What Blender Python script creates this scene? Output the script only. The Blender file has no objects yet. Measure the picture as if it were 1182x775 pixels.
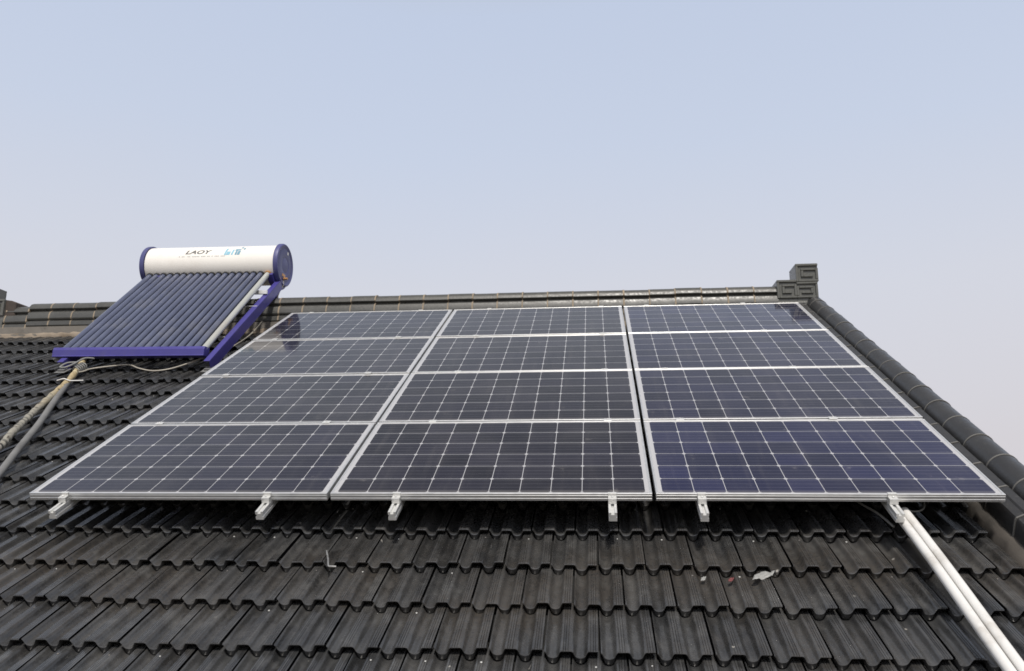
import bpy, bmesh, math, random
import numpy as np
from mathutils import Vector, Matrix, Quaternion

random.seed(7)
rng = np.random.default_rng(11)
R = math.radians
C = bpy.context.scene.collection
SC = bpy.context.scene

# ------------------------------------------------------------------ frames
SLOPE = R(28.0)
Z0 = 6.0                                   # height of the array's lower edge above the ground
ROOF = Matrix(((1, 0, 0), (0, math.cos(SLOPE), -math.sin(SLOPE)), (0, math.sin(SLOPE), math.cos(SLOPE))))


def RW(u, v, w):
    """roof coordinates (along ridge, up the slope, off the roof) to world"""
    p = ROOF @ Vector((u, v, w))
    return Vector((p.x, p.y, p.z + Z0))


# ------------------------------------------------------------------ camera
cam_d = bpy.data.cameras.new("camera")
cam = bpy.data.objects.new("camera", cam_d)
C.objects.link(cam)
cam_d.sensor_fit = 'HORIZONTAL'
cam_d.sensor_width = 36.0
cam_d.lens = 937.0331 / 1182 * 36.0
cam_d.clip_start = 0.05
cam_d.clip_end = 3000
CAMROT = Matrix(((0.99481435, 0.09149066, -0.04442813), (-0.01840561, -0.26766704, -0.96333566), (-0.10002816, 0.95915787, -0.26459508)))
right, down, fwd = (ROOF @ Vector(CAMROT[i]) for i in range(3))
m = Matrix((right, -down, -fwd)).transposed().to_4x4()
m.translation = RW(3.04221561, -3.73089539, 1.8597084)
cam.matrix_world = m
SC.camera = cam

# ------------------------------------------------------------------ light
SUN_EL, SUN_AZ = R(55), R(172)             # azimuth clockwise from +Y: behind the camera, a little to its right
sun_d = bpy.data.lights.new("sun", 'SUN')
sun = bpy.data.objects.new("sun", sun_d)
C.objects.link(sun)
sun_d.energy = 3.2
sun_d.angle = R(5.0)
sun_d.color = (1.0, 0.95, 0.885)
to_sun = Vector((math.sin(SUN_AZ) * math.cos(SUN_EL), math.cos(SUN_AZ) * math.cos(SUN_EL), math.sin(SUN_EL)))
sun.rotation_euler = to_sun.to_track_quat('Z', 'Y').to_euler()
sun.location = (0, -10, 30)

world = bpy.data.worlds.new("World")
SC.world = world
world.use_nodes = True
wn, wl = world.node_tree.nodes, world.node_tree.links
wn.clear()
sky = wn.new('ShaderNodeTexSky')
sky.sky_type = 'NISHITA'
sky.sun_disc = False
sky.sun_elevation = SUN_EL
sky.sun_rotation = SUN_AZ
sky.air_density = 1.0
sky.dust_density = 5.0
sky.ozone_density = 1.0
bg = wn.new('ShaderNodeBackground')
bg.inputs['Strength'].default_value = 0.1
wo = wn.new('ShaderNodeOutputWorld')
# pale dust veil of a hazy day: thick at the horizon, thinner overhead
tc = wn.new('ShaderNodeTexCoord')
sep = wn.new('ShaderNodeSeparateXYZ')
wl.new(tc.outputs['Generated'], sep.inputs[0])
ramp = wn.new('ShaderNodeValToRGB')
ramp.color_ramp.interpolation = 'EASE'
ramp.color_ramp.elements[0].position = 0.0
ramp.color_ramp.elements[0].color = (0.92, 0.92, 0.92, 1)
ramp.color_ramp.elements[1].position = 0.75
ramp.color_ramp.elements[1].color = (0.72, 0.72, 0.72, 1)
wl.new(sep.outputs['Z'], ramp.inputs[0])
mixw = wn.new('ShaderNodeMix')
mixw.data_type = 'RGBA'
wl.new(ramp.outputs[0], mixw.inputs[0])
wl.new(sky.outputs[0], mixw.inputs[6])
hz = wn.new('ShaderNodeValToRGB')             # colour of the veil: pinkish grey low down, pale blue higher up
hz.color_ramp.elements[0].position = 0.08
hz.color_ramp.elements[0].color = (0.71, 0.685, 0.725, 1)
hz.color_ramp.elements[1].position = 0.92
hz.color_ramp.elements[1].color = (0.22, 0.225, 0.25, 1)
el = hz.color_ramp.elements.new(0.57)
el.color = (0.675, 0.76, 0.94, 1)
el = hz.color_ramp.elements.new(0.68)
el.color = (0.66, 0.70, 0.78, 1)
el = hz.color_ramp.elements.new(0.80)
el.color = (0.36, 0.36, 0.38, 1)
el = hz.color_ramp.elements.new(0.27)
el.color = (0.73, 0.745, 0.82, 1)
el = hz.color_ramp.elements.new(0.43)
el.color = (0.685, 0.755, 0.905, 1)
cl = wn.new('ShaderNodeTexNoise')              # the haze is a little uneven
cl.inputs['Scale'].default_value = 2.2
cl.inputs['Detail'].default_value = 3.0
wl.new(tc.outputs['Generated'], cl.inputs['Vector'])
off = wn.new('ShaderNodeMath')
off.operation = 'MULTIPLY_ADD'
wl.new(cl.outputs['Fac'], off.inputs[0])
off.inputs[1].default_value = 0.09
off.inputs[2].default_value = -0.045
zz = wn.new('ShaderNodeMath')
zz.operation = 'ADD'
wl.new(sep.outputs['Z'], zz.inputs[0])
wl.new(off.outputs[0], zz.inputs[1])
wl.new(zz.outputs[0], hz.inputs[0])
up = wn.new('ShaderNodeVectorMath')
up.operation = 'SCALE'
up.inputs['Scale'].default_value = 10.0
wl.new(hz.outputs[0], up.inputs[0])
wl.new(up.outputs[0], mixw.inputs[7])
wl.new(mixw.outputs[2], bg.inputs['Color'])
wl.new(bg.outputs[0], wo.inputs['Surface'])

SC.render.engine = 'CYCLES'
SC.cycles.pixel_filter_type = 'BLACKMAN_HARRIS'
SC.cycles.filter_width = 1.65
SC.view_settings.view_transform = 'Standard'
SC.view_settings.look = 'None'
SC.view_settings.exposure = 0.0
SC.view_settings.gamma = 1.0
SC.view_settings.use_curve_mapping = False


# ------------------------------------------------------------------ node helpers
class NT:
    def __init__(self, name):
        self.m = bpy.data.materials.new(name)
        self.m.use_nodes = True
        self.n, self.l = self.m.node_tree.nodes, self.m.node_tree.links
        self.p = self.n['Principled BSDF']

    def set(self, sock, v):
        s = self.p.inputs[sock]
        if hasattr(v, 'node'):
            self.l.new(v, s)
        else:
            s.default_value = v if not isinstance(v, tuple) or len(v) == 4 else (*v, 1)

    def math(self, op, a, b=None, c=None):
        x = self.n.new('ShaderNodeMath')
        x.operation = op
        for i, v in enumerate((a, b, c)):
            if v is None:
                continue
            if hasattr(v, 'node'):
                self.l.new(v, x.inputs[i])
            else:
                x.inputs[i].default_value = v
        return x.outputs[0]

    def mix(self, f, a, b):
        x = self.n.new('ShaderNodeMix')
        x.data_type = 'RGBA'
        for i, v in ((0, f), (6, a), (7, b)):
            if hasattr(v, 'node'):
                self.l.new(v, x.inputs[i])
            else:
                x.inputs[i].default_value = (*v, 1) if isinstance(v, tuple) else v
        return x.outputs[2]

    def coord(self, out='Object'):
        return self.n.new('ShaderNodeTexCoord').outputs[out]

    def map(self, vec, scale=(1, 1, 1), rot=(0, 0, 0)):
        x = self.n.new('ShaderNodeMapping')
        x.inputs['Scale'].default_value = scale
        x.inputs['Rotation'].default_value = rot
        self.l.new(vec, x.inputs[0])
        return x.outputs[0]

    def noise(self, vec, scale, detail=4, rough=.55, out='Fac'):
        x = self.n.new('ShaderNodeTexNoise')
        x.inputs['Scale'].default_value = scale
        x.inputs['Detail'].default_value = detail
        x.inputs['Roughness'].default_value = rough
        if vec is not None:
            self.l.new(vec, x.inputs['Vector'])
        return x.outputs[out]

    def voronoi(self, vec, scale, out='Distance'):
        x = self.n.new('ShaderNodeTexVoronoi')
        x.inputs['Scale'].default_value = scale
        self.l.new(vec, x.inputs['Vector'])
        return x.outputs[out]

    def step(self, v, a, b, lo=0.0, hi=1.0):
        x = self.n.new('ShaderNodeMapRange')
        x.interpolation_type = 'SMOOTHSTEP'
        self.l.new(v, x.inputs[0])
        for i, q in zip((1, 2, 3, 4), (a, b, lo, hi)):
            x.inputs[i].default_value = q
        return x.outputs[0]

    def xyz(self, vec):
        x = self.n.new('ShaderNodeSeparateXYZ')
        self.l.new(vec, x.inputs[0])
        return x.outputs

    def bump(self, h, strength=.3, dist=.01):
        x = self.n.new('ShaderNodeBump')
        x.inputs['Strength'].default_value = strength
        x.inputs['Distance'].default_value = dist
        self.l.new(h, x.inputs['Height'])
        self.l.new(x.outputs[0], self.p.inputs['Normal'])


def simple(name, col, rough=.5, metal=0.0, var=.15, scale=12, spec=.5, dirt=None, bump=0):
    t = NT(name)
    v = t.coord()
    n = t.noise(v, scale)
    lo = tuple(c * (1 - var) for c in col)
    hi = tuple(min(1, c * (1 + var)) for c in col)
    c = t.mix(n, lo, hi)
    if dirt:
        d = t.step(t.noise(v, scale * .45, 6, .65), .5, .72)
        c = t.mix(t.math('MULTIPLY', d, dirt[1]), c, dirt[0])
    t.set('Base Color', c)
    t.set('Roughness', t.step(n, .2, .8, max(.03, rough - .08), rough + .08))
    t.set('Metallic', metal)
    t.p.inputs['Specular IOR Level'].default_value = spec
    if bump:
        t.bump(t.noise(v, scale * 6), bump, .003)
    return t.m


def tile_material():
    t = NT('dark_glazed_tile')
    v = t.coord()
    isl = t.n.new('ShaderNodeNewGeometry').outputs['Random Per Island']
    streak = t.noise(t.map(v, (22, 2.2, 22)), 1.0, 4, .55)
    big = t.noise(v, 1.1, 4, .6)
    fine = t.noise(v, 55, 5, .65)
    base = t.mix(isl, (.020, .0207, .0216), (.050, .0508, .0515))
    base = t.mix(t.step(streak, .45, .75, 0, .45), base, (.090, .090, .089))
    base = t.mix(t.step(streak, .3, .48, .55, 0), base, (.016, .016, .016))
    # brown silt that rain leaves below the array and near the middle
    x, y, z = t.xyz(v)
    zone = t.math('MULTIPLY', t.step(y, -5.05, -4.45, .12, 1), t.step(y, -4.1, -3.7, 1, .25))
    brown = t.math('MULTIPLY', t.math('MULTIPLY', t.step(big, .40, .62), t.step(fine, .35, .65, .3, .9)), zone)
    base = t.mix(t.math('MULTIPLY', brown, .75), base, (.064, .054, .043))
    # chalky dust film in patches
    base = t.mix(t.math('MULTIPLY', t.step(t.noise(v, 4.5, 6, .7), .48, .72), .5), base, (.115, .113, .107))
    # bird lime and mortar specks
    w = t.map(v, (1, 1, .2))
    sp = t.step(t.voronoi(w, 7.0), .035, .055, 1, 0)
    pick = t.step(t.noise(v, 2.6, 2), .47, .55)
    base = t.mix(t.math('MULTIPLY', sp, t.math('MULTIPLY', pick, .75)), base, (.42, .40, .36))
    t.set('Base Color', base)
    t.set('Roughness', t.step(t.math('ADD', t.math('MULTIPLY', fine, .4), t.math('MULTIPLY', big, .6)), .35, .65, .17, .36))
    t.p.inputs['Specular IOR Level'].default_value = .68
    t.bump(t.math('ADD', t.math('MULTIPLY', streak, .6), fine), .22, .004)
    return t.m


def ridge_material(name='ridge_glaze', c0=(.050, .050, .046), c1=(.100, .099, .090), r0=.3):
    t = NT(name)
    v = t.coord()
    fine = t.noise(v, 40, 5, .65)
    pat = t.noise(v, 5, 5, .65)
    base = t.mix(pat, c0, c1)
    base = t.mix(t.step(fine, .55, .8, 0, .5), base, (.13, .12, .105))
    t.set('Base Color', base)
    t.set('Roughness', t.step(fine, .3, .7, r0, r0 + .2))
    t.bump(fine, .25, .004)
    return t.m


def cell_material():
    """monocrystalline cells behind glass: object coordinates in metres, origin at the lower left corner of the panel"""
    t = NT('solar_cells')
    v = t.coord()
    x, y, z = t.xyz(v)
    P = .1588
    gx = t.math('DIVIDE', t.math('SUBTRACT', x, .031), P)
    gy = t.math('DIVIDE', t.math('SUBTRACT', y, .0186), P)

    def edge(g):
        f = t.math('FRACT', g)
        return t.math('MULTIPLY', t.math('MINIMUM', f, t.math('SUBTRACT', 1.0, f)), P)
    dx, dy = edge(gx), edge(gy)
    line = t.math('LESS_THAN', t.math('MINIMUM', dx, dy), .0017)
    dia = t.math('LESS_THAN', t.math('ADD', dx, dy), .0128)
    white = t.math('MAXIMUM', line, dia)
    for g, n in ((gx, 10), (gy, 6)):
        white = t.math('MAXIMUM', white, t.math('LESS_THAN', g, 0.012))
        white = t.math('MAXIMUM', white, t.math('GREATER_THAN', g, n - .012))
    fy = t.math('FRACT', t.math('MULTIPLY', t.math('FRACT', gy), 4.0))
    bus = t.math('LESS_THAN', t.math('ABSOLUTE', t.math('SUBTRACT', fy, .5)), .017)
    wn_ = t.n.new('ShaderNodeTexWhiteNoise')
    wn_.noise_dimensions = '3D'
    comb = t.n.new('ShaderNodeCombineXYZ')
    oi = t.n.new('ShaderNodeObjectInfo')
    t.l.new(t.math('FLOOR', gx), comb.inputs[0])
    t.l.new(t.math('FLOOR', gy), comb.inputs[1])
    t.l.new(t.math('MULTIPLY', oi.outputs['Random'], 50), comb.inputs[2])
    t.l.new(comb.outputs[0], wn_.inputs[0])
    tint = t.n.new('ShaderNodeAttribute')
    tint.attribute_type = 'OBJECT'
    tint.attribute_name = 'blueness'
    dark = t.mix(wn_.outputs[0], (.006, .006, .0095), (.013, .0125, .019))
    blue = t.mix(wn_.outputs[0], (.009, .011, .034), (.018, .021, .066))
    cell = t.mix(tint.outputs['Fac'], dark, blue)
    cell = t.mix(t.math('MULTIPLY', bus, .38), cell, (.32, .32, .35))
    col = t.mix(white, cell, (.42, .42, .43))
    wv = t.coord('Object')
    oiv = t.n.new('ShaderNodeVectorMath')
    oiv.operation = 'ADD'
    t.l.new(wv, oiv.inputs[0])
    t.l.new(oi.outputs['Location'], oiv.inputs[1])
    # dust: thin film, streaks down the slope, a few dried drop rings
    film = t.noise(oiv.outputs[0], 2.2, 6, .65)
    strk = t.noise(t.map(oiv.outputs[0], (16, 1.1, 1)), 1.0, 4, .6)
    spot = t.step(t.noise(oiv.outputs[0], 7.5, 3, .6), .66, .80)
    dust = t.math('ADD', t.step(film, .35, .75, .002, .032), t.step(strk, .48, .82, 0, .038))
    dust = t.math('ADD', dust, t.math('MULTIPLY', spot, .14))
    low = t.step(y, .014, .06, .14, 0.0)
    dust = t.math('ADD', dust, low)
    col = t.mix(dust, col, (.50, .47, .43))
    t.set('Base Color', col)
    t.set('Roughness', t.step(film, .3, .8, .05, .12))
    t.p.inputs['IOR'].default_value = 1.41          # anti-reflective solar glass
    return t.m


def wrap_material():
    t = NT('tape_wrapped_lagging')
    v = t.coord('UV')
    x, y, z = t.xyz(v)
    # helix of tape: y is metres along the pipe, x goes once round
    ph = t.math('FRACT', t.math('ADD', t.math('MULTIPLY', y, 18.0), x))
    n = t.noise(t.coord(), 3.2, 4, .6)
    n2 = t.noise(t.coord(), 40, 4, .6)
    band = t.step(t.math('ABSOLUTE', t.math('SUBTRACT', ph, .5)), .24, .32)
    tan = t.mix(n2, (.24, .17, .08), (.52, .43, .25))
    grey = t.mix(n2, (.16, .15, .12), (.40, .38, .32))
    a = t.mix(t.step(t.math('ADD', y, t.math('MULTIPLY', n, 1.2)), 1.3, 1.9), tan, grey)
    a = t.mix(t.step(t.noise(t.coord(), 16, 3, .6), .56, .66), a, (.07, .06, .045))
    tape = t.mix(t.step(y, .6, 1.4), (.60, .54, .36), (.035, .035, .03))
    col = t.mix(t.math('MULTIPLY', band, t.step(n, .38, .62)), a, tape)
    t.set('Base Color', col)
    t.set('Roughness', .65)
    t.bump(t.math('ADD', ph, n2), .5, .006)
    return t.m


M = {}
M['tile'] = tile_material()
M['ridge'] = ridge_material()
M['verge'] = ridge_material('verge_glaze', (.024, .0245, .026), (.046, .046, .046))
M['finial'] = ridge_material('finial_glaze', (.085, .086, .078), (.135, .135, .12), .22)
M['cells'] = cell_material()
M['wrap'] = wrap_material()
M['mortar'] = simple('cream_mortar', (.26, .215, .165), .9, var=.35, scale=9, dirt=((.16, .12, .08), .7), bump=.5)
M['verge_mortar'] = simple('verge_bed_mortar', (.085, .075, .064), .9, var=.35, scale=8, dirt=((.04, .037, .033), .8), bump=.5)
M['grey_mortar'] = simple('grey_mortar', (.17, .155, .135), .9, var=.3, scale=7, dirt=((.07, .065, .055), .8), bump=.5)
M['joint'] = simple('joint_mortar', (.27, .22, .16), .9, var=.45, scale=14)
M['verge_joint'] = simple('verge_joint_mortar', (.14, .135, .125), .9, var=.4, scale=14)
M['alu'] = simple('anodised_aluminium', (.74, .74, .73), .36, .72, var=.06, scale=20)
M['alu_raw'] = simple('mill_aluminium', (.72, .72, .70), .42, .45, var=.1, scale=40)
M['rust_alu'] = simple('stained_clamp', (.62, .55, .47), .5, .3, var=.2, scale=50)
M['steel'] = simple('galvanised_steel', (.45, .45, .44), .45, .7, var=.15, scale=40)
M['back'] = simple('panel_backsheet', (.55, .55, .55), .6)
M['pvc'] = simple('white_pvc', (.71, .70, .67), .35, 0, var=.05, scale=9, dirt=((.42, .39, .34), .6))
M['grey_pvc'] = simple('weathered_grey_pvc', (.17, .17, .165), .6, 0, var=.2, scale=10, dirt=((.10, .095, .09), .6))
M['tank'] = simple('white_painted_steel', (.86, .83, .77), .28, 0, var=.03, scale=4, dirt=((.66, .60, .52), .3))
M['blue'] = simple('blue_painted_steel', (.060, .052, .24), .38, 0, var=.15, scale=9, dirt=((.10, .09, .20), .4))
M['cap_blue'] = simple('blue_plastic_cap', (.070, .073, .20), .42, 0, var=.15, scale=6, dirt=((.10, .10, .20), .4))
M['tube'] = simple('dark_vacuum_tube', (.095, .108, .165), .22, 0, var=.25, scale=5, dirt=((.17, .17, .18), .5))
M['pale_tube'] = simple('silvery_clouded_tube', (.44, .45, .42), .25, .1, var=.1, scale=5, dirt=((.44, .36, .30), .5))
M['seal'] = simple('dark_rubber_seal', (.03, .03, .03), .6)
M['brass'] = simple('weathered_brass', (.55, .30, .12), .4, .6, var=.2, scale=60)
M['white_cable'] = simple('cream_cable', (.40, .37, .31), .5)
M['grey_cable'] = simple('grey_cable', (.22, .22, .21), .5)
M["ink"] = simple("faded_black_ink", (.085, .085, .085), .6, var=.4, scale=60)
M['pale_ink'] = simple('faded_grey_ink', (.50, .49, .46), .6, var=.2, scale=60)
M['sky_ink'] = simple('faded_light_blue_ink', (.25, .50, .62), .5, var=.25, scale=50)
M['teal_ink'] = simple('faded_blue_ink', (.16, .33, .43), .5, var=.25, scale=50)
M['scrap'] = simple('dull_plastic_film', (.30, .30, .285), .45, 0, var=.25, scale=60)
M['foil'] = simple('thin_white_plastic', (.55, .55, .53), .35, 0, var=.15, scale=60)
M['red_plastic'] = simple('faded_red_plastic', (.17, .05, .05), .6)
M['deck'] = simple('roof_underlay', (.012, .012, .012), .9)
M['brick'] = simple('wall_render', (.34, .32, .29), .9, var=.15, scale=3)
M['rust_brick'] = simple('bare_red_clay', (.060, .046, .038), .8, var=.35, scale=20)
M['nail'] = simple('zinc_nail', (.42, .42, .40), .5, .3, var=.4, scale=30)
M['nail_dull'] = simple('dull_nail', (.14, .13, .12), .6, .2, var=.4, scale=30)
M['earth'] = simple('bare_earth', (.16, .14, .10), .95, var=.3, scale=.4)


# ------------------------------------------------------------------ mesh helpers
class MB:
    def __init__(self):
        self.v, self.f, self.uv = [], [], {}

    def add(self, vs, fs):
        o = len(self.v)
        self.v += [tuple(p) for p in vs]
        self.f += [tuple(i + o for i in q) for q in fs]

    def box(self, lo, hi, M_=None):
        (a, b, c), (d, e, f) = lo, hi
        vs = [Vector(p) for p in ((a, b, c), (d, b, c), (d, e, c), (a, e, c), (a, b, f), (d, b, f), (d, e, f), (a, e, f))]
        if M_ is not None:
            vs = [M_ @ p for p in vs]
        self.add(vs, [(0, 3, 2, 1), (4, 5, 6, 7), (0, 1, 5, 4), (1, 2, 6, 5), (2, 3, 7, 6), (3, 0, 4, 7)])

    def prism(self, prof, a, b, fn, caps=True):
        """profile of 2D points swept from a to b; fn(s, p, q) gives the 3D point. prof closed."""
        n = len(prof)
        vs = [fn(a, *p) for p in prof] + [fn(b, *p) for p in prof]
        fs = [(i, (i + 1) % n, n + (i + 1) % n, n + i) for i in range(n)]
        if caps:
            fs += [tuple(range(n))[::-1], tuple(range(n, 2 * n))]
        self.add(vs, fs)

    def tube(self, path, r, n=12, caps=True, radii=None):
        path = [Vector(p) for p in path]
        rings = []
        t0 = (path[1] - path[0]).normalized()
        nrm = t0.orthogonal().normalized()
        for i, p in enumerate(path):
            t = (path[min(i + 1, len(path) - 1)] - path[max(i - 1, 0)]).normalized()
            nrm = (nrm - t * nrm.dot(t)).normalized()
            bi = t.cross(nrm)
            rr = radii[i] if radii else r
            rings.append([p + (nrm * math.cos(k * math.tau / n) + bi * math.sin(k * math.tau / n)) * rr for k in range(n)])
        vs = [q for ring in rings for q in ring]
        fs = []
        s, base, f0 = 0.0, len(self.v), len(self.f)
        for i in range(len(path) - 1):
            ds = (path[i + 1] - path[i]).length
            for k in range(n):
                fs.append((i * n + k, i * n + (k + 1) % n, (i + 1) * n + (k + 1) % n, (i + 1) * n + k))
                self.uv[f0 + len(fs) - 1] = ((k / n, s), ((k + 1) / n, s), ((k + 1) / n, s + ds), (k / n, s + ds))
            s += ds
        if caps:
            fs += [tuple(range(n))[::-1], tuple(range((len(path) - 1) * n, len(path) * n))]
        self.add(vs, fs)

    def lathe(self, prof, origin, axis, n=48):
        """prof: list of (distance along axis, radius)"""
        axis = Vector(axis).normalized()
        e1 = axis.orthogonal().normalized()
        e2 = axis.cross(e1)
        vs = [Vector(origin) + axis * d + (e1 * math.cos(k * math.tau / n) + e2 * math.sin(k * math.tau / n)) * max(r, 1e-5)
              for d, r in prof for k in range(n)]
        fs = [(i * n + k, i * n + (k + 1) % n, (i + 1) * n + (k + 1) % n, (i + 1) * n + k) for i in range(len(prof) - 1) for k in range(n)]
        fs += [tuple(range(n))[::-1], tuple(range((len(prof) - 1) * n, len(prof) * n))]
        self.add(vs, fs)

    def build(self, name, mat, parent=None, bevel=0, smooth=None, seg=1):
        me = bpy.data.meshes.new(name)
        off = Vector(parent['_o']) if parent is not None and '_o' in parent else Vector((0, 0, 0))
        me.from_pydata([tuple(Vector(p) - off) for p in self.v], [], self.f)
        if self.uv:
            ul = me.uv_layers.new(name='UVMap')
            for i, cs in self.uv.items():
                for li, c in zip(me.polygons[i].loop_indices, cs):
                    ul.data[li].uv = c
        bm = bmesh.new()
        bm.from_mesh(me)
        bmesh.ops.recalc_face_normals(bm, faces=bm.faces)
        if bevel:
            es = [e for e in bm.edges if len(e.link_faces) == 2 and e.calc_face_angle(0) > R(40)]
            bmesh.ops.bevel(bm, geom=es, offset=bevel, segments=seg, profile=.5, affect='EDGES', clamp_overlap=True)
        bm.to_mesh(me)
        bm.free()
        if smooth is not None:
            for p in me.polygons:
                p.use_smooth = True
            me.set_sharp_from_angle(angle=R(smooth))
        me.materials.append(mat)
        o = bpy.data.objects.new(name, me)
        C.objects.link(o)
        if parent is not None:
            o.parent = parent
        return o


def thing(name, label, cat, loc=(0, 0, 0), rot=None, group=None, local=False):
    """an Empty at the thing's base; parts built under it are given in world coordinates unless local"""
    o = bpy.data.objects.new(name, None)
    o.empty_display_size = .1
    C.objects.link(o)
    o.location = loc
    if rot is not None:
        o.rotation_euler = rot
    if not local:
        o['_o'] = list(loc)
    o['label'], o['category'] = label, cat
    if group:
        o['group'] = group
    return o


def tag(o, label, cat, group=None):
    o['label'], o['category'] = label, cat
    if group:
        o['group'] = group
    return o


def sub(parent_part):
    """sub-parts share their part's offset"""
    p = parent_part.parent
    if p is not None and '_o' in p:
        parent_part['_o'] = list(p['_o'])
    return parent_part


def smooth_path(pts, n=8):
    """Catmull-Rom through points"""
    P = [Vector(p) for p in pts]
    P = [P[0] * 2 - P[1]] + P + [P[-1] * 2 - P[-2]]
    out = []
    for i in range(1, len(P) - 2):
        for k in range(n):
            t = k / n
            a, b, c, d = P[i - 1:i + 3]
            out.append(.5 * ((2 * b) + (c - a) * t + (2 * a - 5 * b + 4 * c - d) * t * t + (3 * b - a - 3 * c + d) * t ** 3))
    out.append(P[-2])
    return out


# ------------------------------------------------------------------ ground
g = MB()
g.add([(-900, -900, 0), (900, -900, 0), (900, 900, 0), (-900, 900, 0)], [(0, 1, 2, 3)])
ground = g.build('ground', M['earth'])
ground['kind'] = 'structure'

# ------------------------------------------------------------------ house
YC = 3.93                                   # ridge line, world y
U0, U1 = -6.0, 5.03                         # tiled width
house = thing('house', 'house with a dark grey tiled pitched roof, stacked ridge and scroll finials', 'house', ((U0 + U1) / 2, YC, 0))

COVER, GAUGE = .2225, .321


def tile_mesh():
    one = [(0, -.001), (.004, -.003), (.0085, -.0105), (.0135, -.0185), (.019, -.0232), (.026, -.0254), (.034, -.0262), (.042, -.0254), (.049, -.0232),
           (.0545, -.0185), (.0595, -.0105), (.064, -.003), (.068, -.0004), (.0745, 0), (.0762, -.0020), (.0779, 0), (.0845, 0), (.0862, -.0020), (.0879, 0),
           (.0945, 0), (.0962, -.0020), (.0979, 0), (.106, 0)]
    prof = one + [(.1113 + t, h) for t, h in one]
    t = np.array([p[0] for p in prof]) * .982 + .003
    h = np.array([p[1] for p in prof]) * 1.2
    n = len(t)
    pan = np.clip(-h / .03, 0, 1)
    under = -(.023 + .010 * pan)                 # pans a little thicker than ribs
    cut = .016 - .015 * pan                      # the rib fronts are undercut
    L = .385
    rows = [(.07, -1, 1), (.004, -1, 1), (.001, -.86, 1), (0, -.005, 1), (.0035, -.0004, 1), (.12, 0, 1), (.25, 0, 1), (L, 0, 1)]
    V, F, MI = [], [], []
    nr = len(rows)
    quad = np.array([(r * n + i, r * n + i + 1, (r + 1) * n + i + 1, (r + 1) * n + i) for r in range(nr - 1) for i in range(n - 1)])
    # close the sides so that a joint shows a lip with thickness
    cnt = 0
    for k in range(-8, 13):
        shift = 3.043 + (0 if k % 2 else COVER / 2)
        i0 = math.ceil((U0 - shift) / COVER)
        i1 = math.floor((U1 + .12 - shift) / COVER)
        for i in range(i0, i1):
            u0 = shift + i * COVER + rng.normal(0, .0007)
            v0 = k * GAUGE + rng.normal(0, .003)
            dw = rng.normal(0, .0016)
            rot = rng.normal(0, .005)
            tw = rng.normal(0, .010)
            P = np.zeros((nr, n, 3))
            for r, (s, dz, _) in enumerate(rows):
                s = s + (cut if r in (1, 2) else 0)
                P[r, :, 0] = u0 + t + rot * (s - .15)
                P[r, :, 1] = v0 + s - rot * (t - .11)
                P[r, :, 2] = -.2 + dw + h + (dz if dz > -.5 else dz * -1 * under) - s * .112 + tw * (t - .11)
            V.append(P.reshape(-1, 3))
            F.append(quad + cnt)
            MI.append(np.zeros(len(quad), dtype=np.int32))
            cnt += nr * n
            # nail head just below the course above
            if rng.random() < .42:
                cx, cs, rr = u0 + .0945 + rng.normal(0, .004), .272 + rng.normal(0, .004), .0034 + rng.random() * .0018
                cz = -.2 + dw - cs * .112
                ring = [[(cx + q * rr * math.cos(a), v0 + cs + q * rr * math.sin(a), cz + zz) for a in np.arange(8) * math.tau / 8]
                        for q, zz in ((1, -.004), (1, .0018), (.55, .0032), (.02, .0036))]
                V.append(np.array(ring).reshape(-1, 3))
                fq = np.array([(j * 8 + a, j * 8 + (a + 1) % 8, j * 8 + 8 + (a + 1) % 8, j * 8 + 8 + a) for j in range(3) for a in range(8)])
                F.append(fq + cnt)
                MI.append(np.full(len(fq), 1 if rng.random() < .7 else 2, dtype=np.int32))
                cnt += 32
    V = np.concatenate(V)
    F = np.concatenate(F)
    a = np.array(ROOF)
    W = V @ a.T
    W[:, 2] += Z0
    W -= np.array(house['_o'])
    me = bpy.data.meshes.new('roof_slope')
    me.vertices.add(len(W))
    me.vertices.foreach_set('co', W.ravel())
    me.loops.add(F.size)
    me.loops.foreach_set('vertex_index', F.ravel().astype(np.int32))
    me.polygons.add(len(F))
    me.polygons.foreach_set('loop_start', np.arange(0, F.size, 4, dtype=np.int32))
    me.update(calc_edges=True)
    me.validate()
    me.polygons.foreach_set('use_smooth', np.ones(len(F), dtype=bool))
    me.set_sharp_from_angle(angle=R(38))
    for k_ in ('tile', 'nail', 'nail_dull'):
        me.materials.append(M[k_])
    me.polygons.foreach_set('material_index', np.concatenate(MI))
    return me


tm = tile_mesh()
roof = bpy.data.objects.new('roof_slope', tm)
C.objects.link(roof)
roof.parent = house
back = roof.copy()
C.objects.link(back)
back.parent = house
back.rotation_euler = (0, 0, math.pi)

# sheathing under the tiles, both slopes, and walls
mb = MB()
for s in (1, -1):
    q = []
    for (v, w) in ((-2.55, -.27), (4.40, -.27), (4.40, -.33), (-2.55, -.33)):
        p = RW(0, v, w)
        q.append((YC + s * (p.y - YC), p.z))
    mb.prism(q, U0 + .02, U1 + .05, lambda u, y, z: (u, y, z))
mb.build('roof_deck', M['deck'], house)
mb = MB()
yw = -1.85
zt = RW(0, 0, -.36).z + (yw - RW(0, 0, -.36).y) * math.tan(SLOPE)
za = zt + (YC - yw) * math.tan(SLOPE)
mb.prism([(yw, 0), (2 * YC - yw, 0), (2 * YC - yw, zt), (YC, za), (yw, zt)], U0 + .25, U1 - .12, lambda u, y, z: (u, y, z))
mb.build('wall', M['brick'], house)
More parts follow.
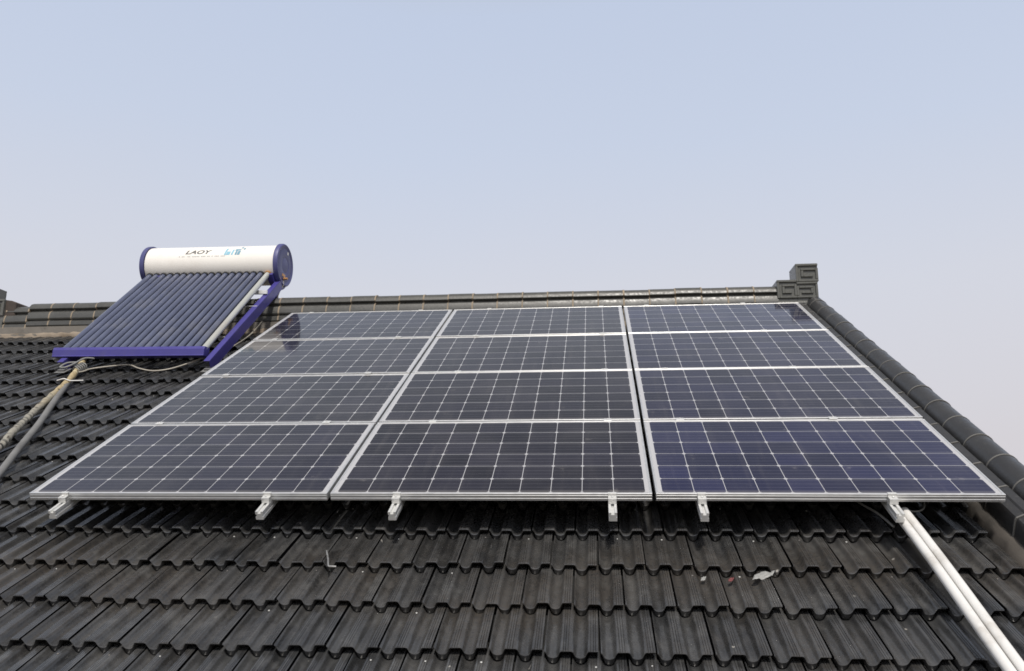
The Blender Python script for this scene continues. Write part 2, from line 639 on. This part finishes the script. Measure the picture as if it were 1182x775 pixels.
# eaves board
for s in (1, -1):
    mb = MB()
    p = RW(0, -2.5, -.35)
    y0 = YC + s * (p.y - YC)
    mb.box((U0 + .02, min(y0, y0 + s * .03), p.z - .12), (U1 + .05, max(y0, y0 + s * .03), p.z + .03))
    mb.build('fascia', M['ridge'], house)

# ---- stacked ridge
RIDGE_HALF = [(.116, 1.862), (.128, 1.878), (.124, 1.920), (.106, 1.930), (.104, 1.938), (.120, 1.944), (.126, 1.957), (.121, 1.995), (.108, 2.026),
              (.082, 2.040), (.076, 2.056), (.098, 2.060), (.106, 2.070), (.099, 2.098), (.078, 2.124), (.042, 2.142), (0, 2.149)]


def ridge_piece(mb, a, b, grow=0.0, dz=0.0, half=RIDGE_HALF):
    prof = [(-(d + grow), z + grow * .6) for d, z in half] + [(d + grow, z + grow * .6) for d, z in half[-2::-1]]
    mb.prism(prof, a, b, lambda u, y, z: (u, YC + y, z + dz + Z0))


u = -5.9
L = .257
while u < 4.84:
    e = min(u + L, 4.87)
    dz = random.gauss(0, .0025)
    if u < -3.3:
        dz -= .03
    rid, jnt = MB(), MB()
    ridge_piece(rid, u + .004, e - .004, random.uniform(-.002, .003), dz)
    ridge_o = rid.build('ridge_tile', M['ridge'], house, smooth=30)
    if e < 4.86:
        ridge_piece(jnt, e - .006 - random.uniform(0, .003), e + .006 + random.uniform(0, .003), .0035, dz)
        jnt.build('mortar_joint', M['joint'], sub(ridge_o), smooth=30)
    u += L
# mortar beds below the ridge: grey upper bed, ragged cream line at the tiles
mb = MB()
mb.prism([(-.136, 1.76), (-.130, 1.863), (.130, 1.863), (.136, 1.76)], -5.95, 4.9, lambda u, y, z: (u, YC + y, z + Z0))
mb.build('mortar_bed', M['grey_mortar'], house)
for s in (-1, 1):
    mb = MB()
    N = 220
    vs, fs = [], []
    for i in range(N + 1):
        u = -5.95 + i * (10.85 / N)
        j1, j2 = random.gauss(0, .007), random.gauss(0, .006)
        for d, z in ((.124, 1.799 + j1 * .6), (.136, 1.790 + j2 * .7), (.143 + j1, 1.770), (.143, 1.74), (.11, 1.74)):
            vs.append((u, YC + s * d, z + Z0))
    for i in range(N):
        for k in range(4):
            fs.append((i * 5 + k, i * 5 + k + 1, i * 5 + k + 6, i * 5 + k + 5))
    mb.add(vs, fs)
    mb.build('mortar_line', M['mortar'], house, smooth=60)

# ---- verge (gable edge) at the right: low moulded band beside the panels, round cap outside
VERGE = [(5.012, -.24), (5.012, -.105), (5.018, -.092), (5.050, -.076), (5.057, -.082), (5.064, -.072), (5.100, -.064), (5.112, -.072), (5.122, -.100)]
cu, cw, cr = 5.214, -.104, .086
VERGE += [(cu - cr * math.cos(a), cw + cr * math.sin(a)) for a in [R(x) for x in range(4, 196, 12)]]
VERGE += [(cu + .08, -.20), (cu + .07, -.34)]


def verge_piece(mb, a, b, grow=0.0, s=1):
    c = (5.13, -.16)
    prof = []
    for p, q in VERGE:
        d = Vector((p - c[0], q - c[1]))
        d = d + d.normalized() * grow
        prof.append((c[0] + d.x, c[1] + d.y))

    def fn(v, uu, ww):
        p = RW(uu, v, ww)
        return (p.x, YC + s * (p.y - YC), p.z)
    mb.prism(prof, a, b, fn)


for s_ in (1, -1):
    v = -2.6
    while v < 4.30:
        e = min(v + .282, 4.40)
        if 4.40 - e < .1:
            e = 4.40
        ver, vj = MB(), MB()
        verge_piece(ver, v + .003, e - .003, random.uniform(-.002, .003), s_)
        vo = ver.build('verge_tile', M['verge'], house, smooth=32)
        if e < 4.3:
            verge_piece(vj, e - .005 - random.uniform(0, .002), e + .005, .0035, s_)
            vj.build('mortar_joint', M['verge_joint'], sub(vo), smooth=32)
        v = e
mb = MB()
N = 120
vs, fs = [], []
for i in range(N + 1):
    v = -2.55 + i * (6.75 / N)
    j = random.gauss(0, .006)
    for uu, ww in ((4.962 + j, -.275), (4.972 + j, -.228 + j * .5), (4.995, -.198 + j * .6), (5.02, -.188), (5.03, -.26)):
        vs.append(RW(uu, v, ww))
for i in range(N):
    for k in range(4):
        fs.append((i * 5 + k, i * 5 + k + 1, i * 5 + k + 6, i * 5 + k + 5))
mb.add(vs, fs)
mb.build('verge_mortar', M['verge_mortar'], house, smooth=60)


# ---- scroll finials at the ends of the ridge
def fret(mb, x0, z0, x1, z1, y, s, mirror=False, t=.024, d=.016):
    """raised square spiral on the front face (and the back one); widths in metres"""
    W, H = x1 - x0, z1 - z0
    bars = [(0, H - t, W, H), (0, 0, t, H - t), (t, 0, W, t), (W - t, t, W, H - t * 1.9), (t * 2.1, H - t * 2.9, W - t, H - t * 1.9),
            (t * 2.1, t * 2.0, t * 3.1, H - t * 2.9), (t * 3.1, t * 2.0, W - t * 2.1, t * 3.0)]
    for a, b, c, e in bars:
        if c - a < .004 or e - b < .004:
            continue
        if mirror:
            a, c = W - c, W - a
        ya, yb = (y - d, y + .004) if s < 0 else (y - .004, y + d)
        mb[s].box((x0 + a, ya, z0 + b), (x0 + c, yb, z0 + e))


def finial(xr, sgn):
    """xr: outer end; sgn +1 when the outer end is to the right"""
    mb, fr = MB(), {-1: MB(), 1: MB()}
    ya, yb = YC - .115, YC + .115

    def blk(a, b, z0, z1, cut=.02):
        x0, x1 = (xr - b, xr - a) if sgn > 0 else (xr + a, xr + b)
        mb.box((x0, ya, z0 + Z0), (x1, yb, z1 + Z0))
        return x0, x1
    x0, x1 = blk(0.0, .215, 2.160, 2.345)
    for s in (-1, 1):
        fret(fr, x0, 2.160 + Z0, x1, 2.345 + Z0, ya if s < 0 else yb, s, sgn < 0)
    x0, x1 = blk(.213, .405, 1.955, 2.182)
    for s in (-1, 1):
        fret(fr, x0, 1.995 + Z0, x1, 2.182 + Z0, ya if s < 0 else yb, s, sgn < 0)
    x0, x1 = blk(.012, .215, 1.955, 2.162)
    for s in (-1, 1):
        fret(fr, x0, 1.995 + Z0, x1, 2.158 + Z0, ya if s < 0 else yb, s, sgn > 0, .022)
    # plinth
    x0, x1 = (xr - .41, xr + .0) if sgn > 0 else (xr - .0, xr + .41)
    mb.box((x0, ya - .012, 1.80 + Z0), (x1, yb + .012, 1.958 + Z0))
    o = mb.build('ridge_finial', M['finial'], house, bevel=.006, seg=2)
    for s in (-1, 1):
        fr[s].build('scroll_relief', M['finial'], sub(o), bevel=.004)
    return o


finial(5.262, 1)
f2 = finial(-3.76, -1)
# bare clay flank beside the left finial
mb = MB()
mb.prism([(-3.36, 1.93), (-3.235, 1.93), (-3.235, 2.150), (-3.29, 2.170), (-3.36, 2.18)], YC - .105, YC + .105, lambda y, u, z: (u, y, z + Z0))
mb.build('clay_flank', M['rust_brick'], house, bevel=.01)

# ------------------------------------------------------------------ solar panels
PW, PH, GX, GY = 1.65, .99, .0187, .0202
FT = .040
lip = .011
fr = MB()
fr.box((0, 0, -FT), (PW, lip, 0))
fr.box((0, PH - lip, -FT), (PW, PH, 0))
fr.box((0, lip, -FT), (lip, PH - lip, -.0006))
fr.box((PW - lip, lip, -FT), (PW, PH - lip, -.0006))
# pressed groove along the outer faces shows as a line: two thin ribs
for z in (-.012, -.028):
    fr.box((.001, -.0012, z - .002), (PW - .001, .001, z + .002))
# bottom return flange
fr.box((.012, .012, -FT), (PW - .012, .032, -FT + .002))
fr.box((.012, PH - .032, -FT), (PW - .012, PH - .012, -FT + .002))
lam = MB()
lam.box((lip - .002, lip - .002, -.0085), (PW - lip + .002, PH - lip + .002, -.0035))
jb = MB()
jb.box((PW / 2 - .06, PH - .17, -.030), (PW / 2 + .06, PH - .06, -.0086))

PLABEL = {
    (0, 3): 'top left solar panel, mirroring the dark end of the water heater',
    (1, 3): 'top middle solar panel, just below the ridge between two column gaps',
    (2, 3): 'top right solar panel, touching the foot of the right ridge finial',
    (0, 2): 'second panel down in the left column, level with the water heater tray',
    (1, 2): 'second panel down in the middle column of the array',
    (2, 2): 'second panel down in the right column, beside the verge caps',
    (0, 1): 'third panel down in the left column, above the bottom left corner panel',
    (1, 1): 'third panel down in the middle column, above the bottom middle panel',
    (2, 1): 'third panel down in the right column, above the bluish corner panel',
    (0, 0): 'bottom left corner solar panel, with bare tiles on its left',
    (1, 0): 'bottom middle solar panel, largest dark grey panel between the two gaps',
    (2, 0): 'bottom right solar panel with bluish cells above the white conduits',
}
BLUE = {(2, 0): .9, (2, 1): .48, (2, 2): .5, (2, 3): .65, (0, 0): .22, (1, 0): .12}
proto = None
for c in range(3):
    for r in range(4):
        if proto is None:
            root = thing('solar_module', '', 'solar panel', local=True)
            fo = fr.build('frame', M['alu'], root, bevel=.0012)
            lo_ = lam.build('glass_laminate', M['cells'], root)
            jo = jb.build('junction_box', M['seal'], root, bevel=.004)
            proto = (root, fo, lo_, jo)
        else:
            root = proto[0].copy()
            C.objects.link(root)
            for ch in proto[1:]:
                k = ch.copy()
                C.objects.link(k)
                k.parent = root
        root['label'] = PLABEL[(c, r)]
        root['group'] = 'solar panels of the roof array'
        root.location = RW(c * (PW + GX) + random.gauss(0, .0006), r * (PH + GY), random.gauss(0, .0008))
        root.rotation_euler = (SLOPE + R(random.gauss(0, .10)), R(random.gauss(0, .06)), R(random.gauss(0, .03)))
        for ch in root.children:
            if ch.name.startswith('glass'):
                ch['blueness'] = BLUE.get((c, r), .08)

# ------------------------------------------------------------------ rails with clamps
HT = 4 * PH + 3 * GY


def rail_parts(root):
    rl = MB()
    # channel with a slot on top and a groove each side
    prof = [(-.020, -.0405), (-.008, -.0405), (-.008, -.052), (.008, -.052), (.008, -.0405), (.020, -.0405), (.020, -.055), (.014, -.058),
            (.014, -.066), (.020, -.069), (.020, -.0855), (-.020, -.0855), (-.020, -.069), (-.014, -.066), (-.014, -.058), (-.020, -.055)]
    rl.prism(prof, -.125, HT + .03, lambda v, u, w: (u, v, w))
    out = [rl.build('rail_profile', M['alu_raw'], root)]
    for v0, s in ((0, -1), (HT, 1)):
        k = MB()
        # Z-shaped end clamp: lip over the frame, upright, foot, bolt
        ya, yb = sorted((v0 + s * .0015, v0 + s * .006))
        k.box((-.021, ya, -.0400), (.021, yb, .0035))
        ya, yb = sorted((v0 - s * .009, v0 + s * .006))
        k.box((-.021, ya, .0016), (.021, yb, .0046))
        ya, yb = sorted((v0 + s * .006, v0 + s * .034))
        k.box((-.021, ya, -.0150), (.021, yb, -.0105))
        ya, yb = sorted((v0 + s * .030, v0 + s * .034))
        k.box((-.021, ya, -.0398), (.021, yb, -.0150))
        k.lathe([(0, .0065), (.006, .0065), (.007, .005)], (0, v0 + s * .019, -.0105), (0, 0, 1), 6)
        out.append(k.build('end_clamp', M['alu_raw'], root, bevel=.0008))
    for r in range(1, 4):
        v0 = r * (PH + GY) - GY / 2
        k = MB()
        k.box((-.024, v0 - GY / 2 - .007, .0014), (.024, v0 + GY / 2 + .007, .0048))
        k.box((-.024, v0 - GY / 2 + .0012, -.03), (.024, v0 - GY / 2 + .0035, .0014))
        k.box((-.024, v0 + GY / 2 - .0035, -.03), (.024, v0 + GY / 2 - .0012, .0014))
        k.lathe([(0, .0065), (.005, .0065), (.006, .005)], (0, v0, .0046), (0, 0, 1), 6)
        out.append(k.build('mid_clamp', M['alu_raw'], root, bevel=.0008))
    for v0 in (.46, 1.45, 2.70, 3.75):
        k = MB()
        k.box((.0202, v0 - .018, -.199), (.0262, v0 + .018, -.046))
        k.box((-.02, v0 - .018, -.205), (.0202, v0 + .018, -.199))
        k.box((-.02, v0 + .0, -.199), (.02, v0 + .16, -.193))
        out.append(k.build('roof_hook', M['steel'], root, bevel=.0008))
    return out


RAILS = [(.205, 'mounting rail stub under the bottom left corner panel, leftmost of the rails'),
         (1.33, 'mounting rail stub under the bottom left panel, near the first column gap'),
         (2.02, 'mounting rail stub under the bottom middle panel, just right of the first column gap'),
         (3.12, 'mounting rail stub under the bottom middle panel, just left of the second column gap'),
         (3.56, 'mounting rail stub at the left end of the bluish panel'),
         (4.465, 'mounting rail stub at the head of the white conduits')]
first = None
for u, lab in RAILS:
    if first is None:
        root = thing('mounting_rail', lab, 'rail', local=True)
        kids = rail_parts(root)
        first = root
    else:
        root = first.copy()
        C.objects.link(root)
        for ch in kids:
            k = ch.copy()
            C.objects.link(k)
            k.parent = root
    root['label'] = lab
    root['group'] = 'aluminium rails carrying the panels'
    root.location = RW(u, 0, 0)
    root.rotation_euler = (SLOPE, 0, R(random.gauss(0, .05)))

# ------------------------------------------------------------------ white conduits
for (a, b, lab) in ((( 4.498, .002, -.108), (4.476, -1.162, -.104), 'white plastic conduit, left one of the pair running down from the last rail'),
                    ((4.543, .032, -.108), (4.523, -1.161, -.104), 'white plastic conduit, right one of the pair, nearer the verge')):
    A, B = Vector(a), Vector(b)
    d = (B - A) / (A.y - B.y)
    A = A - d * 0.0
    E_ = A + d * 2.75
    path = [RW(*(A + (E_ - A) * (i / 12) + Vector((0, 0, .006 * math.sin(i * .9))))) for i in range(13)]
    path[0] = RW(*A)
    root = thing('conduit_pipe', lab, 'pipe', RW(*E_), group='white conduits beside the last rail')
    mb = MB()
    mb.tube(path, .0205, 24, caps=False)
    # open upper end: inner wall and a rim
    mb.tube([path[0], path[0] + (path[1] - path[0]) * .3], .0178, 24, caps=False)
    mb.build('pipe_body', M['pvc'], root, smooth=50)
    mb = MB()
    ax = (path[1] - path[0]).normalized()
    k = 6
    q = path[k]
    mb.tube([q - ax * .0025, q + ax * .0025], .0209, 24, caps=True)
    mb.build('pipe_joint', M['foil'], root, smooth=50)
# cables that leave the conduits under the panel
p = smooth_path([RW(4.50, -.05, -.108), RW(4.51, .02, -.100), RW(4.535, .055, -.105), RW(4.60, .06, -.125), RW(4.66, .10, -.125), RW(4.69, .2, -.10), RW(4.70, .35, -.06)])
mb = MB()
mb.tube(p, .0042, 10)
tag(mb.build('cable', M['grey_cable'], None, smooth=60), 'thin grey cable looping from the conduit mouth under the bluish panel', 'cable')
p = smooth_path([RW(4.475, -.03, -.16), RW(4.44, .10, -.155), RW(4.38, .22, -.15), RW(4.33, .4, -.12)])
mb = MB()
mb.tube(p, .006, 10)
tag(mb.build('cable', M['grey_cable'], None, smooth=60), 'dark cable slanting into the shade left of the last rail', 'cable')

# ------------------------------------------------------------------ solar water heater (own axes: world x along the ridge, y back, z up)
def HZ(z):
    return z + Z0


TA = Vector((0, 4.03, HZ(2.557)))            # tank axis
BA = Vector((0, 2.622, HZ(1.342)))            # where the tubes end in the tray
tdir = (TA - BA).normalized()                 # up the tubes
tn = Vector((0, -tdir.z, tdir.y))             # off the tube plane, towards the camera side
if tn.z < 0:
    tn = -tn
XL, XR = -1.812, -.350
heater = thing('solar_water_heater', 'solar water heater with a white tank above a rack of dark glass tubes', 'water heater', (-1.05, 3.4, HZ(1.35)))
heater.rotation_euler = (0, R(.45), 0)
RT = .218
mb = MB()
mb.lathe([(0, RT), (XR - XL - .02, RT)], (XL + .01, TA.y, TA.z), (1, 0, 0), 96)
tank = mb.build('tank', M['tank'], heater, smooth=40)
sub(tank)
for x, s in ((XL, -1), (XR, 1)):
    mb = MB()
    rc = .236
    mb.lathe([(-.024, RT + .002), (-.024, rc - .003), (-.021, rc), (.012, rc), (.022, rc - .004), (.028, rc - .014), (.020, rc - .045), (.018, rc - .05), (.020, rc - .06),
              (.024, .09), (.022, .085), (.024, .075), (.026, .001)], (x + s * .02, TA.y, TA.z), (s, 0, 0), 72)
    mb.build('end_cap', M['cap_blue'], tank, smooth=28)
# bits on the right cap: brass fitting low, light sticker high
mb = MB()
mb.lathe([(0, .016), (.018, .016), (.02, .012), (.045, .012), (.046, .008)], (XR + .04, TA.y - .01, TA.z - .155), (1, 0, 0), 16)
mb.box((XR + .038, TA.y - .06, TA.z - .135), (XR + .046, TA.y + .02, TA.z - .105))
mb.build('brass_fitting', M['brass'], tank, smooth=35)
mb = MB()
mb.box((XR + .04, TA.y + .045, TA.z + .13), (XR + .048, TA.y + .07, TA.z + .165))
mb.build('sticker', M['foil'], tank, bevel=.002)


def on_tank(x, ang, lift=.0012):
    """point on the shell; ang measured from straight up towards the front"""
    return Vector((x, TA.y - math.sin(ang) * (RT + lift), TA.z + math.cos(ang) * (RT + lift)))


def wrap_text(body, x0, width, ang_mid, height, mat, name, shear=.25):
    cu_ = bpy.data.curves.new('text', 'FONT')
    cu_.body = body
    cu_.size = 1
    cu_.shear = shear
    cu_.extrude = 0
    cu_.resolution_u = 3
    cu_.offset = .022 if shear else 0
    o = bpy.data.objects.new('text', cu_)
    C.objects.link(o)
    bpy.context.view_layer.update()
    me = bpy.data.meshes.new_from_object(o.evaluated_get(bpy.context.evaluated_depsgraph_get()))
    bpy.data.objects.remove(o)
    bm = bmesh.new()
    bm.from_mesh(me)
    bmesh.ops.triangulate(bm, faces=bm.faces)
    bmesh.ops.subdivide_edges(bm, edges=[e for e in bm.edges if e.calc_length() > .15], cuts=2)
    bmesh.ops.triangulate(bm, faces=bm.faces)
    xs = [v_.co.x for v_ in bm.verts]
    ys = [v_.co.y for v_ in bm.verts]
    sx, sy = width / (max(xs) - min(xs)), height / (max(ys) - min(ys))
    off = Vector(heater['_o'])
    for v_ in bm.verts:
        s_ = (v_.co.y - (max(ys) + min(ys)) / 2) * sy
        v_.co = on_tank(x0 + (v_.co.x - min(xs)) * sx, ang_mid - s_ / RT) - off
    bmesh.ops.recalc_face_normals(bm, faces=bm.faces)
    bm.to_mesh(me)
    bm.free()
    me.materials.clear()
    me.materials.append(mat)
    t = bpy.data.objects.new(name, me)
    C.objects.link(t)
    t.parent = tank
    return t


wrap_text("LAOY", -1.355, .29, R(60), .060, M['ink'], 'lettering')
wrap_text("- --  -- ----- --- -- - --- ---", -1.42, .52, R(76), .012, M['pale_ink'], 'small_print', 0)


def patch(mb, x0, x1, a0, a1, skew=0, n=6):
    vs = []
    for i in range(n + 1):
        a = a0 + (a1 - a0) * i / n
        sh = skew * i / n
        vs += [on_tank(x0 + sh, a), on_tank(x1 + sh, a)]
    mb.add(vs, [(2 * i, 2 * i + 1, 2 * i + 3, 2 * i + 2) for i in range(n)])


mb = MB()
patch(mb, -.905, -.885, R(46), R(73), -.01)
patch(mb, -.885, -.845, R(60), R(73), -.008)
patch(mb, -.83, -.81, R(52), R(73), -.008)
mb.build('emblem', M['sky_ink'], tank)
mb = MB()
patch(mb, -.795, -.735, R(50), R(56), -.012)
patch(mb, -.79, -.77, R(56), R(73), -.006)
patch(mb, -.765, -.735, R(58), R(73), -.006)
patch(mb, -.715, -.695, R(44), R(53), 0)
patch(mb, -.745, -.725, R(38), R(46), 0)
mb.build('emblem', M['teal_ink'], tank)

# tubes
NT_ = 18
for i in range(NT_):
    x = -.420 - i * .0780
    a = Vector((x, BA.y, BA.z)) - tdir * .012
    b = Vector((x, TA.y, TA.z)) - tdir * .16
    mb = MB()
    mb.tube([a, b], .0285, 20)
    last = i == 0
    o = mb.build('vacuum_tube', M['pale_tube'] if last else M['tube'], heater, smooth=50)
    if last:
        o['label'] = 'silvery clouded glass tube at the right end'
    mb = MB()
    q = TA - tdir * (RT + .012)
    c = Vector((x, q.y, q.z))
    mb.tube([c - tdir * .008, c + tdir * .02], .036, 20)
    mb.build('tube_seal', M['brass'] if last else M['seal'], sub(o), smooth=40)

# tray at the foot of the tubes: channel with bevelled upper face
trayp = [(-.045, .026), (.045, .026), (.060, 0), (.060, -.054), (.066, -.057), (.066, -.063), (-.045, -.063)]   # (towards camera, up)


def tray_fn(x, f, z):
    return Vector((x, BA.y - .0 - f, BA.z - .012 + z))


mb = MB()
mb.prism(trayp, -1.822, -.392, tray_fn)
mb.build('bottom_tray', M['blue'], heater, bevel=.004, seg=2)
# side frames: C channel from the roof beside the tray up to the tank, and rear legs behind the ridge
def beam(mb, a, b, wide, deep, upv, t=.006):
    a, b = Vector(a), Vector(b)
    d = (b - a).normalized()
    n = (Vector(upv) - d * Vector(upv).dot(d)).normalized()
    s = d.cross(n)
    mat = Matrix((d, s, n)).transposed().to_4x4()
    mat.translation = a
    L_ = (b - a).length
    mb.box((0, -wide / 2, deep / 2 - t), (L_, wide / 2, deep / 2), mat)
    mb.box((0, -wide / 2, -deep / 2), (L_, wide / 2, -deep / 2 + t), mat)
    mb.box((0, wide / 2 - t, -deep / 2 + t), (L_, wide / 2, deep / 2 - t), mat)


for x, s in ((-.332, 1), (-1.70, -1)):
    foot = RW(x, 2.79, -.160)
    top = Vector((x, TA.y - .06, TA.z - .235))
    mb = MB()
    beam(mb, foot, top, .055, .104, tn)
    mb.build('side_frame', M['blue'], heater, bevel=.002)
    mb = MB()
    pz = RW(0, 4.2, -.22)
    yb = YC + .50
    zb = pz.z - (yb - YC - (YC - pz.y)) * math.tan(SLOPE) + .02
    xr_ = x - s * .10
    beam(mb, (xr_, TA.y + .05, TA.z - .20), (xr_, yb, zb), .045, .05, (0, 1, 0))
    mb.build('rear_leg', M['blue'], heater, bevel=.002)
    # cradle under the tank
    mb = MB()
    pts = [(TA.y + math.sin(a) * (RT + .006), TA.z - math.cos(a) * (RT + .006)) for a in [R(q) for q in range(-52, 48, 8)]]
    pts2 = [(TA.y + math.sin(a) * (RT + .05), TA.z - math.cos(a) * (RT + .05)) for a in [R(q) for q in range(-52, 48, 8)]][::-1]
    xi = x - s * .055
    mb.prism(pts + pts2, xi - .03, xi + .03, lambda u, y, z: (u, y, z))
    mb.build('tank_cradle', M['blue'], heater, bevel=.002)
    # foot plate on the tiles
    mb = MB()
    mt = ROOF.to_4x4()
    mt.translation = RW(x, 2.80, -.2)
    mb.box((-.05, -.06, -.002), (.05, .06, .004), mt)
    mb.box((-.03, -.03, .004), (.03, .03, .02), mt)
    mb.build('foot_plate', M['grey_pvc'], heater, bevel=.001)
    # small pale cross brace tying frame to tubes
mb = MB()
q0 = BA + tdir * 1.28 - tn * .05
mb.box((-.45, q0.y - .012, q0.z - .02), (-.31, q0.y + .012, q0.z + .02))
mb.build('cross_brace', M['alu_raw'], heater, bevel=.001)
mb = MB()
for f_ in (.35, 1.0):
    q0 = BA + tdir * f_ - tn * .075
    mb.box((-1.72, q0.y - .02, q0.z - .003), (-.31, q0.y + .02, q0.z + .003))
mb.build('cross_bar', M['alu_raw'], heater)

# ------------------------------------------------------------------ pipes and cables round the heater
p = smooth_path([RW(-1.56, 2.93, -.10), RW(-1.533, 2.84, -.135), RW(-1.40, 2.44, -.165), RW(-1.279, 2.035, -.160), RW(-1.19, 1.72, -.158), RW(-1.112, 1.468, -.160),
                 RW(-1.03, 1.22, -.152), RW(-.968, 1.021, -.165), RW(-.95, .80, -.16), RW(-.99, .4, -.165), RW(-1.04, -.3, -.165), RW(-1.08, -1.4, -.165), RW(-1.1, -2.5, -.165)])
mb = MB()
rad = [.025 + .003 * math.sin(i * 1.9) + random.uniform(-.002, .002) for i in range(len(p))]
mb.tube(p, .03, 16, radii=rad)
tag(mb.build('insulated_pipe', M['wrap'], None, smooth=60), 'tan insulated pipe wrapped in tape, coming from under the heater tray', 'pipe')
p = smooth_path([RW(-1.50, 2.74, -.14), RW(-1.44, 2.56, -.170), RW(-1.381, 2.39, -.172), RW(-1.19, 1.92, -.174), RW(-.986, 1.44, -.174), RW(-.83, 1.02, -.174), RW(-.679, .631, -.174),
                 RW(-.55, .25, -.174), RW(-.40, -.5, -.174), RW(-.30, -1.5, -.174), RW(-.28, -2.5, -.174)])
mb = MB()
mb.tube(p, .0235, 16)
tag(mb.build('drain_pipe', M['grey_pvc'], None, smooth=60), 'plain grey pipe lying on the tiles right of the tape-wrapped pipe', 'pipe')
# knot of wire where the two pipes meet the tray
mb = MB()
kp = []
for i in range(60):
    a = i * .52
    kp.append(RW(-1.478 + .034 * math.cos(a + .3 * math.sin(i)), 2.66 + i * .0022, -.148 + .034 * math.sin(a)))
mb.tube(kp, .0065, 8)
kp = smooth_path([RW(-1.50, 2.75, -.10), RW(-1.57, 2.70, -.09), RW(-1.585, 2.62, -.10), RW(-1.53, 2.60, -.10), RW(-1.49, 2.66, -.09), RW(-1.47, 2.80, -.08), RW(-1.42, 2.86, -.10)])
mb.tube(kp, .008, 8)
tag(mb.build('wire_tie', M['grey_cable'], None, smooth=60), 'twist of grey wire binding the two pipes below the tray', 'wire')
mb = MB()
mb.tube(smooth_path([RW(-1.43, 2.33, -.13), RW(-1.385, 2.36, -.125), RW(-1.34, 2.37, -.145), RW(-1.25, 2.41, -.158)]), .0052, 8)
tag(mb.build('tie_strap', M['pvc'], None, smooth=60), 'loose white strap tail lying across the grey pipe', 'strap')
p = smooth_path([RW(-1.46, 2.60, -.15), RW(-1.43, 2.68, -.165), RW(-1.411, 2.772, -.17), RW(-1.29, 2.842, -.172), RW(-1.126, 2.886, -.172), RW(-.966, 2.776, -.172), RW(-.793, 2.694, -.172),
                 RW(-.664, 2.737, -.172), RW(-.566, 2.858, -.165), RW(-.44, 2.99, -.14), RW(-.36, 3.05, -.12)])
mb = MB()
mb.tube(p, .0065, 8)
tag(mb.build('cable', M['white_cable'], None, smooth=60), 'white cable lying in waves on the tiles under the heater tray', 'cable')
cap_pt = Vector((XR + .05, TA.y - .01, TA.z - .23))
p = smooth_path([cap_pt + Vector((-.005, 0, .05)), cap_pt, Vector((XR + .03, TA.y - .06, TA.z - .33)), RW(-.37, 4.45, -.06), RW(-.41, 4.28, -.12), RW(-.424, 4.126, -.165), RW(-.385, 3.826, -.172), RW(-.381, 3.483, -.172), RW(-.428, 3.258, -.176), RW(-.52, 3.15, -.18)])
mb = MB()
mb.tube(p, .0065, 8)
tag(mb.build('cable', M['white_cable'], None, smooth=60), 'cream cable hanging from the tank end and running beside the top left panel', 'cable')

# ------------------------------------------------------------------ small things on the tiles
mb = MB()
mb.tube([RW(1.700, -.225, -.202), RW(1.735, -.31, -.196), RW(1.757, -.375, -.190), RW(1.764, -.386, -.190), RW(1.80, -.388, -.190)], .0045, 8)
tag(mb.build('metal_hook', M['steel'], None, smooth=40), 'thin bent metal hook lying on the tiles below the bottom left panel', 'hook')


def scrap(name, mat, cen, sx, sy, seed, label, lift=.01):
    r_ = random.Random(seed)
    n = 9
    vs, fs = [], []
    for j in range(n):
        for i in range(n):
            a, b = i / (n - 1) - .5, j / (n - 1) - .5
            k = 1 - .35 * abs(a) * r_.random()
            vs.append(RW(cen[0] + a * sx + b * sx * .35, cen[1] + b * sy * k + a * sy * .3, cen[2] + lift * (.6 + .8 * r_.random() + .5 * math.sin(a * 9 + b * 5))))
    for j in range(n - 1):
        for i in range(n - 1):
            fs.append((j * n + i, j * n + i + 1, (j + 1) * n + i + 1, (j + 1) * n + i))
    mb = MB()
    mb.add(vs, fs)
    o = mb.build(name, mat, None, smooth=60)
    md = o.modifiers.new('thick', 'SOLIDIFY')
    md.thickness = .002
    tag(o, label, 'litter')
    return o


scrap('plastic_scrap', M['scrap'], (3.792, -.372, -.230), .085, .062, 3, 'crumpled pale plastic scrap on the tiles below the bluish panel')
scrap('plastic_scrap', M['red_plastic'], (3.644, -.393, -.236), .022, .028, 5, 'small red scrap lying left of the crumpled pale plastic', .004)
scrap('plastic_scrap', M['scrap'], (3.521, -.389, -.234), .022, .03, 8, 'tiny pale scrap lying left of the red scrap', .003)
